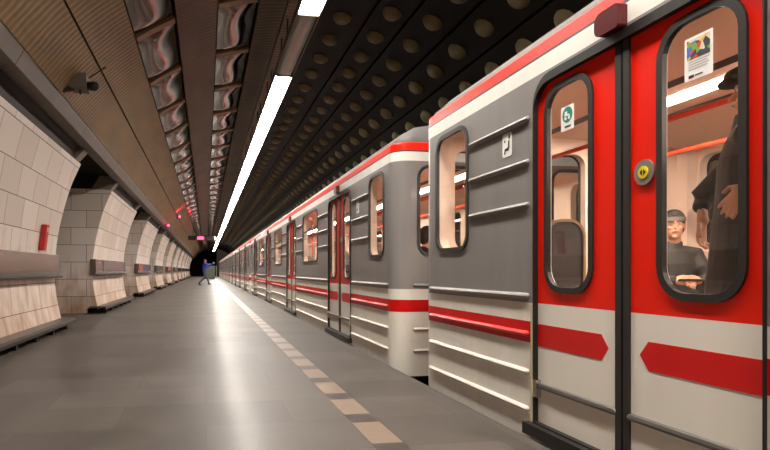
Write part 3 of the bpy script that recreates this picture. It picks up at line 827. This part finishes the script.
# ------------------------------------------------------------------ people
def remeshed(mb, name, m, voxel, parent, it=2):
    o = mb.build(name, m, None)
    md = o.modifiers.new('r', 'REMESH'); md.mode = 'VOXEL'; md.voxel_size = voxel; md.use_smooth_shade = True
    sm = o.modifiers.new('s', 'SMOOTH'); sm.factor = .5; sm.iterations = it
    bpy.context.view_layer.update()
    me = bpy.data.meshes.new_from_object(o.evaluated_get(bpy.context.evaluated_depsgraph_get()))
    o.modifiers.clear(); o.data = me; o.parent = parent
    for p in me.polygons: p.use_smooth = True
    return o
V = Vector
def hand(mb, w, d, side, nrm, curl=25, s=1.0, spread=4):
    """palm, four bent fingers of unequal length and a thumb; d points to the fingers, nrm out of the palm"""
    w, d, side, nrm = V(w), V(d).normalized(), V(side).normalized(), V(nrm).normalized()
    mb.tube([w, w + d * .03 * s, w + d * .085 * s], [(.026 * s, .019 * s), (.038 * s, .016 * s), (.041 * s, .013 * s)], 12, side=side)
    for i, ln in enumerate((.066, .076, .071, .056)):
        off = (1.5 - i) * .0205 * s
        p = w + d * .083 * s + side * off; dd = (d + side * math.tan(math.radians((1.5 - i) * spread))).normalized()
        pts = [p - dd * .02]; a = math.radians(curl * .4)
        for fr in (.45, .30, .25):
            dr = (dd * math.cos(a) + nrm * math.sin(a)); pts.append(pts[-1] + dr * (ln + .02 * (fr == .45)) * fr * s * 1.05 if False else pts[-1] + dr * ln * fr * s * (1.4 if fr == .45 else 1)); a += math.radians(curl)
        mb.tube(pts, [.0095 * s, .0092 * s, .0085 * s, .0072 * s], 8)
    b = w + d * .022 * s + side * .028 * s
    mb.tube([b, b + (d * .6 + side * .6 + nrm * .3).normalized() * .04 * s, b + (d * .85 + side * .5 + nrm * .4).normalized() * .075 * s], [.013 * s, .0105 * s, .0085 * s], 8)
def head_parts(mb, c, R3, neck):
    c = V(c); P = lambda x, y, z: c + R3 @ V((x, y, z))
    mb.ellipsoid(P(0, -.008, .022), (.076, .094, .098), mat3=R3)
    mb.ellipsoid(P(0, .022, -.045), (.060, .066, .070), mat3=R3)
    mb.ellipsoid(P(0, .062, -.092), (.024, .022, .018), mat3=R3)
    mb.ellipsoid(P(0, .072, .028), (.054, .020, .012), mat3=R3)
    mb.tube([P(0, .080, .018), P(0, .098, -.012), P(0, .106, -.022)], [.008, .011, .012], 8)
    mb.ellipsoid(P(0, .086, -.052), (.025, .010, .009), mat3=R3)
    for s in (-1, 1):
        mb.ellipsoid(P(s * .078, -.006, -.006), (.011, .020, .031), mat3=R3)
        mb.ellipsoid(P(s * .036, .058, -.022), (.022, .022, .020), mat3=R3)
    mb.tube([V(neck) - V((0, 0, .03)), P(0, -.012, -.05)], [.062, .056], 14)
def face_bits(c, R3, parent, iris):
    c = V(c); P = lambda x, y, z: c + R3 @ V((x, y, z))
    e = MB(); b = MB(); l = MB()
    for s in (-1, 1):
        e.ellipsoid(P(s * .031, .078, .010), (.0115, .009, .0065), 0, mat3=R3)
        e.ellipsoid(P(s * .031, .086, .010), (.005, .003, .005), 1, 10, 6, mat3=R3)
        b.tube([P(s * .012, .094, .030), P(s * .032, .094, .036), P(s * .050, .080, .030)], [.004, .0055, .0035], 8)
    e.build('eyes', [M['eyewhite'], M['iris']], parent, smooth=True)
    b.build('eyebrows', iris, parent, smooth=True)
    l.tube([P(-.022, .091, -.052), P(0, .0985, -.050), P(.022, .091, -.052)], [.002, .0042, .002], 8)
    l.build('lips', M['lips'], parent, smooth=True)
M['skin'] = mat('skin', rgb(200, 146, 118), .5, 0, .05, 8)
M['skin'].node_tree.nodes['Principled BSDF'].inputs['Subsurface Weight'].default_value = 0
M['eyewhite'] = mat('eye_white', rgb(225, 218, 210), .3, 0, .01); M['iris'] = mat('dark_iris', rgb(40, 28, 20), .2, 0, .01)
M['lips'] = mat('lips', rgb(176, 100, 88), .5, 0, .03)
M['hair'] = mat('dark_hair', rgb(44, 30, 24), .7, 0, .3, 60, .6)
M['coat'] = mat('dark_coat', rgb(44, 42, 42), .75, 0, .25, 14, .4)
M['jacket'] = mat('charcoal_jacket', rgb(52, 50, 48), .7, 0, .25, 14, .4)
M['trousers'] = mat('dark_trousers', rgb(40, 38, 42), .8, 0, .2, 12)
M['jeans'] = mat('grey_jeans', rgb(70, 80, 92), .8, 0, .15, 12)
M['blue'] = mat('blue_jacket', rgb(36, 42, 150), .65, 0, .15, 9)
M['shoe'] = mat('black_shoe', rgb(28, 26, 26), .5, 0, .1)
M['beanie'] = mat('dark_beanie', rgb(46, 44, 42), .85, 0, .3, 60, .7)
M['beanie_band'] = mat('grey_beanie_band', rgb(112, 104, 98), .85, 0, .2, 60, .7)
M['paper'] = mat('pale_blue_paper', rgb(196, 206, 232), .6, 0, .05)

def figure(loc, rz, J, top, legs, voxel, coat_len=None, hat=None, head_yaw=0, head_pitch=0, hands=True, girth=1.0):
    """J: joints in the figure's own frame (x right, y forward, z up from the floor)"""
    root = empty('person', loc, rz)
    R3 = Matrix.Rotation(math.radians(head_yaw), 3, 'Z') @ Matrix.Rotation(math.radians(head_pitch), 3, 'X')
    hc = J['head']; sh = [V(J['shl']), V(J['shr'])]; pel = V(J['pelvis']); ch = (sh[0] + sh[1]) / 2
    g = girth
    b = MB(); head_parts(b, hc, R3, ch + V((0, 0, .06)))
    sx = (sh[1] - sh[0]).normalized()
    b.tube([pel, pel.lerp(ch, .45), pel.lerp(ch, .85), ch + V((0, 0, .03))], [(.135, .09), (.12, .085), (.145, .09), (.09, .06)], 18, side=sx)
    for q in ('l', 'r'):
        b.tube([J['sh' + q], J['el' + q], J['wr' + q]], [.045, .036, .026], 12)
        if hands: hand(b, J['wr' + q], *J['hand' + q])
        b.tube([J['hip' + q], J['kn' + q], J['an' + q]], [.072, .052, .036], 12)
        an, to = V(J['an' + q]), V(J['toe' + q])
        b.tube([an - V((0, 0, .02)), to], [.036, .03], 10)
    remeshed(b, 'body', M['skin'], voxel, root)
    if hands: face_bits(hc, R3, root, M['hair'])
    j = MB()
    neckp = ch + V((0, 0, .075))
    base = V(coat_len) if coat_len else pel - V((0, 0, .04))
    if coat_len: j.tube([base, pel, pel.lerp(ch, .45), pel.lerp(ch, .82), ch + V((0, 0, .01)), neckp], [(.23 * g, .20 * g), (.20 * g, .165 * g), (.185 * g, .145 * g), (.205 * g, .135 * g), (.15, .105), (.075, .075)], 20, side=sx)
    else: j.tube([base, pel, pel.lerp(ch, .45), pel.lerp(ch, .82), ch + V((0, 0, .01)), neckp], [(.155 * g, .12 * g), (.165 * g, .13 * g), (.165 * g, .13 * g), (.195 * g, .13 * g), (.15, .10), (.075, .075)], 20, side=sx)
    for q in ('l', 'r'):
        w = V(J['el' + q]).lerp(V(J['wr' + q]), J.get('sleeve' + q, .93))
        j.tube([ch.lerp(V(J['sh' + q]), .55), J['sh' + q], V(J['sh' + q]).lerp(V(J['el' + q]), .5), J['el' + q], w], [.085 * g, .075 * g, .064 * g, .055 * g, .042 * g], 14)
    jk = remeshed(j, 'jacket' if not coat_len else 'coat', top, max(voxel, .009), root)
    cl = MB(); cl.tube([neckp - V((0, .0, .03)), neckp + V((0, -.01, .03))], [(.09, .085), (.085, .082)], 18, side=sx, caps=False)
    cl.build('collar', top, jk, smooth=True)
    t = MB(); t.tube([V(J['hipl']) + V((0, 0, .07)), V(J['hipr']) + V((0, 0, .07))], .11, 14)
    for q in ('l', 'r'):
        an = V(J['an' + q]); k = V(J['kn' + q])
        t.tube([J['hip' + q], V(J['hip' + q]).lerp(k, .5), k, k.lerp(an, .5), an.lerp(k, .06)], [.098, .086, .070, .062, .055], 14)
    remeshed(t, 'trousers', legs, max(voxel, .010), root)
    for q in ('l', 'r'):
        an, to = V(J['an' + q]), V(J['toe' + q]); d = (to - an); d.z = 0; d = d.normalized()
        z0 = to.z - .01
        s_ = MB(); s_.tube([V((an.x, an.y, z0 + .028)) - d * .05, V((an.x, an.y, z0 + .03)) + d * .05, V((to.x, to.y, z0 + .018)) + d * .03], [(.042, .04), (.046, .042), (.036, .026)], 12, side=(d.y, -d.x, 0))
        s_.tube([V((an.x, an.y, z0 + .03)), an + V((0, 0, .02))], [.045, .05], 12)
        remeshed(s_, 'shoe', M['shoe'], max(voxel, .010), root)
    c = V(hc); P = lambda x, y, z: c + R3 @ V((x, y, z))
    if hat == 'beanie':
        h = MB(); h.ellipsoid(P(0, -.014, .052), (.087, .103, .092), mat3=R3); h.tube([P(0, -.03, -.02), P(0, -.02, .04)], [(.082, .074), (.086, .09)], 20, side=R3 @ V((1, 0, 0)))
        ho = remeshed(h, 'beanie', M['beanie'], max(voxel, .007), root)
        bb = MB(); vs = []; n = 24
        for (dz, rx, ry) in ((.040, .0900, .1060), (.075, .0885, .1045), (.075, .084, .100), (.040, .084, .100)):
            for k in range(n):
                a = 2 * PI * k / n; vs.append(P(rx * math.cos(a), -.014 + ry * math.sin(a), dz - .004 * math.sin(a)))
        bb.add(vs, [(r * n + k, r * n + (k + 1) % n, ((r + 1) % 4) * n + (k + 1) % n, ((r + 1) % 4) * n + k) for r in range(4) for k in range(n)])
        bb.build('beanie_band', M['beanie_band'], ho, smooth=True, angle=60)
    elif hat == 'cap':
        h = MB(); h.ellipsoid(P(0, -.022, .045), (.088, .104, .088), mat3=R3); h.ellipsoid(P(0, -.055, -.01), (.080, .062, .085), mat3=R3)
        remeshed(h, 'hair', M['hair'], .008, root)
        h = MB(); h.ellipsoid(P(0, .015, .078), (.094, .122, .048), mat3=R3); h.ellipsoid(P(0, .105, .050), (.062, .055, .020), mat3=R3)
        remeshed(h, 'flat_cap', M['beanie'], .008, root)
    else:
        h = MB(); h.ellipsoid(P(0, -.020, .036), (.084, .100, .092), mat3=R3); h.ellipsoid(P(0, -.055, -.01), (.078, .060, .085), mat3=R3)
        remeshed(h, 'hair', M['hair'], max(voxel, .010), root)
    return root

FLR = -.88 + H
def seated(**k):
    J = dict(pelvis=(0, 0, .60), head=(0, .05, 1.255), shl=(-.185, .0, 1.01), shr=(.185, .0, 1.01),
             ell=(-.25, .10, .80), elr=(.25, .10, .80), wrl=(-.09, .30, .80), wrr=(.10, .30, .80),
             hipl=(-.10, .02, .575), hipr=(.10, .02, .575), knl=(-.13, .45, .56), knr=(.13, .45, .56),
             anl=(-.13, .48, .10), anr=(.13, .46, .10), toel=(-.14, .62, .03), toer=(.14, .60, .03),
             handl=((1, .45, .05), (.2, -.5, .85), (.4, .3, -.8), 35), handr=((-1, .35, -.05), (-.2, -.4, .85), (-.2, .6, -.7), 40))
    J.update(k); return J
m1 = figure((3.90, 4.24, FLR), math.radians(160), seated(), M['jacket'], M['trousers'], .0055, hat='beanie', head_yaw=-16)
tag(m1, 'seated person in grey-banded dark beanie and charcoal jacket, seen through the near door window', 'person', 'passengers')
# the notebook and pen he holds
nb = MB().box(-.085, .085, -.06, .06, -.006, .006).build('notebook', M['coat'], None)
nb.location = (3.90 - .32 * math.sin(math.radians(160)) , 4.24 + .32 * math.cos(math.radians(160)), FLR + .80); nb.rotation_euler = (.15, 0, math.radians(160))
tag(nb, 'small dark notebook held on the lap of the seated person in the beanie', 'notebook')

def wr(loc, rz, p):
    c, s = math.cos(rz), math.sin(rz); return (loc[0] + p[0] * c - p[1] * s, loc[1] + p[0] * s + p[1] * c, loc[2] + p[2])
St = dict(pelvis=(0, 0, .98), head=(0, -.02, 1.665), shl=(-.20, .0, 1.45), shr=(.20, .0, 1.45),
          ell=(-.29, -.12, 1.15), elr=(.23, .21, 1.235), wrl=(-.27, .02, 1.215), wrr=(.16, .20, 1.12), sleever=.35, sleevel=.92,
          hipl=(-.10, .0, .92), hipr=(.10, .0, .92), knl=(-.11, .02, .50), knr=(.11, .03, .50),
          anl=(-.11, -.02, .09), anr=(.12, -.01, .09), toel=(-.13, .13, .03), toer=(.14, .14, .03),
          handl=((.25, .50, -.62), (.1, .5, .8), (1, -.1, 0), 22, 1.0, 6), handr=((-.1, .1, -1), (-.9, .3, 0), (-.3, -.8, 0), 25))
sp_loc = (2.37, 2.12, FLR)
m2 = figure(sp_loc, math.radians(41), St, M['coat'], M['trousers'], .0055, coat_len=(0, 0, .62), hat='cap', girth=1.0)
tag(m2, 'standing person in long dark coat and dark cap in profile, behind the near door window', 'person', 'passengers')

Wk = dict(pelvis=(0, 0, .93), head=(0, .04, 1.62), shl=(-.19, .02, 1.42), shr=(.19, .02, 1.42),
          ell=(-.22, .16, 1.18), elr=(.22, .22, 1.34), wrl=(-.14, .40, 1.22), wrr=(.16, .47, 1.40),
          hipl=(-.09, .0, .90), hipr=(.09, .0, .90), knl=(-.10, .20, .50), knr=(.10, -.02, .48),
          anl=(-.10, .32, .10), anr=(.10, -.36, .16), toel=(-.10, .47, .035), toer=(.10, -.24, .035),
          handl=((.1, 1, .1), (1, 0, 0), (0, 0, -1), 25), handr=((0, 1, .3), (-1, 0, 0), (0, 0, -1), 25))
m3 = figure((-.10, 39.2, 0), math.radians(-80), Wk, M['blue'], M['jeans'], .016, hands=True)
tag(m3, 'person in blue jacket and grey jeans walking at the far end of the platform', 'person')
pa = MB().box(-.07, .07, -.13, .13, -.01, .01).build('folded_paper', M['paper'], None)
pa.location = wr((-.10, 39.2, 0), math.radians(-80), (.14, .60, 1.49)); pa.rotation_euler = (.2, .9, .2)
tag(pa, 'pale blue folded paper held out by the walking person in the blue jacket', 'paper')

m4 = figure((2.40, 6.02, FLR), math.radians(-90), seated(), M['coat'], M['trousers'], .011, hands=True)
tag(m4, 'dark-haired seated person seen through the end window of the second car', 'person', 'passengers')

# ------------------------------------------------------------------ light, camera, view
w = bpy.data.worlds.new('World'); bpy.context.scene.world = w; w.use_nodes = True
w.node_tree.nodes['Background'].inputs[0].default_value = (1.0, .86, .72, 1)
w.node_tree.nodes['Background'].inputs[1].default_value = 0.02
cam = bpy.data.cameras.new('Camera'); co_ = bpy.data.objects.new('Camera', cam); COL.objects.link(co_)
co_.location = (0, 0, H); co_.rotation_euler = (PI / 2, 0, math.radians(-10))
cam.sensor_width = 36; cam.lens = 570 / 770 * 36; cam.shift_x = .102; cam.shift_y = .0591; cam.clip_start = .05; cam.clip_end = 300
sc = bpy.context.scene; sc.camera = co_
sc.view_settings.view_transform = 'Standard'; sc.view_settings.look = 'None'; sc.view_settings.gamma = 1
sc.view_settings.exposure = 0.35
sc.cycles.use_denoising = True
sc.cycles.max_bounces = 8; sc.cycles.transparent_max_bounces = 24; sc.cycles.diffuse_bounces = 4; sc.cycles.glossy_bounces = 4
sc.cycles.sample_clamp_indirect = 6
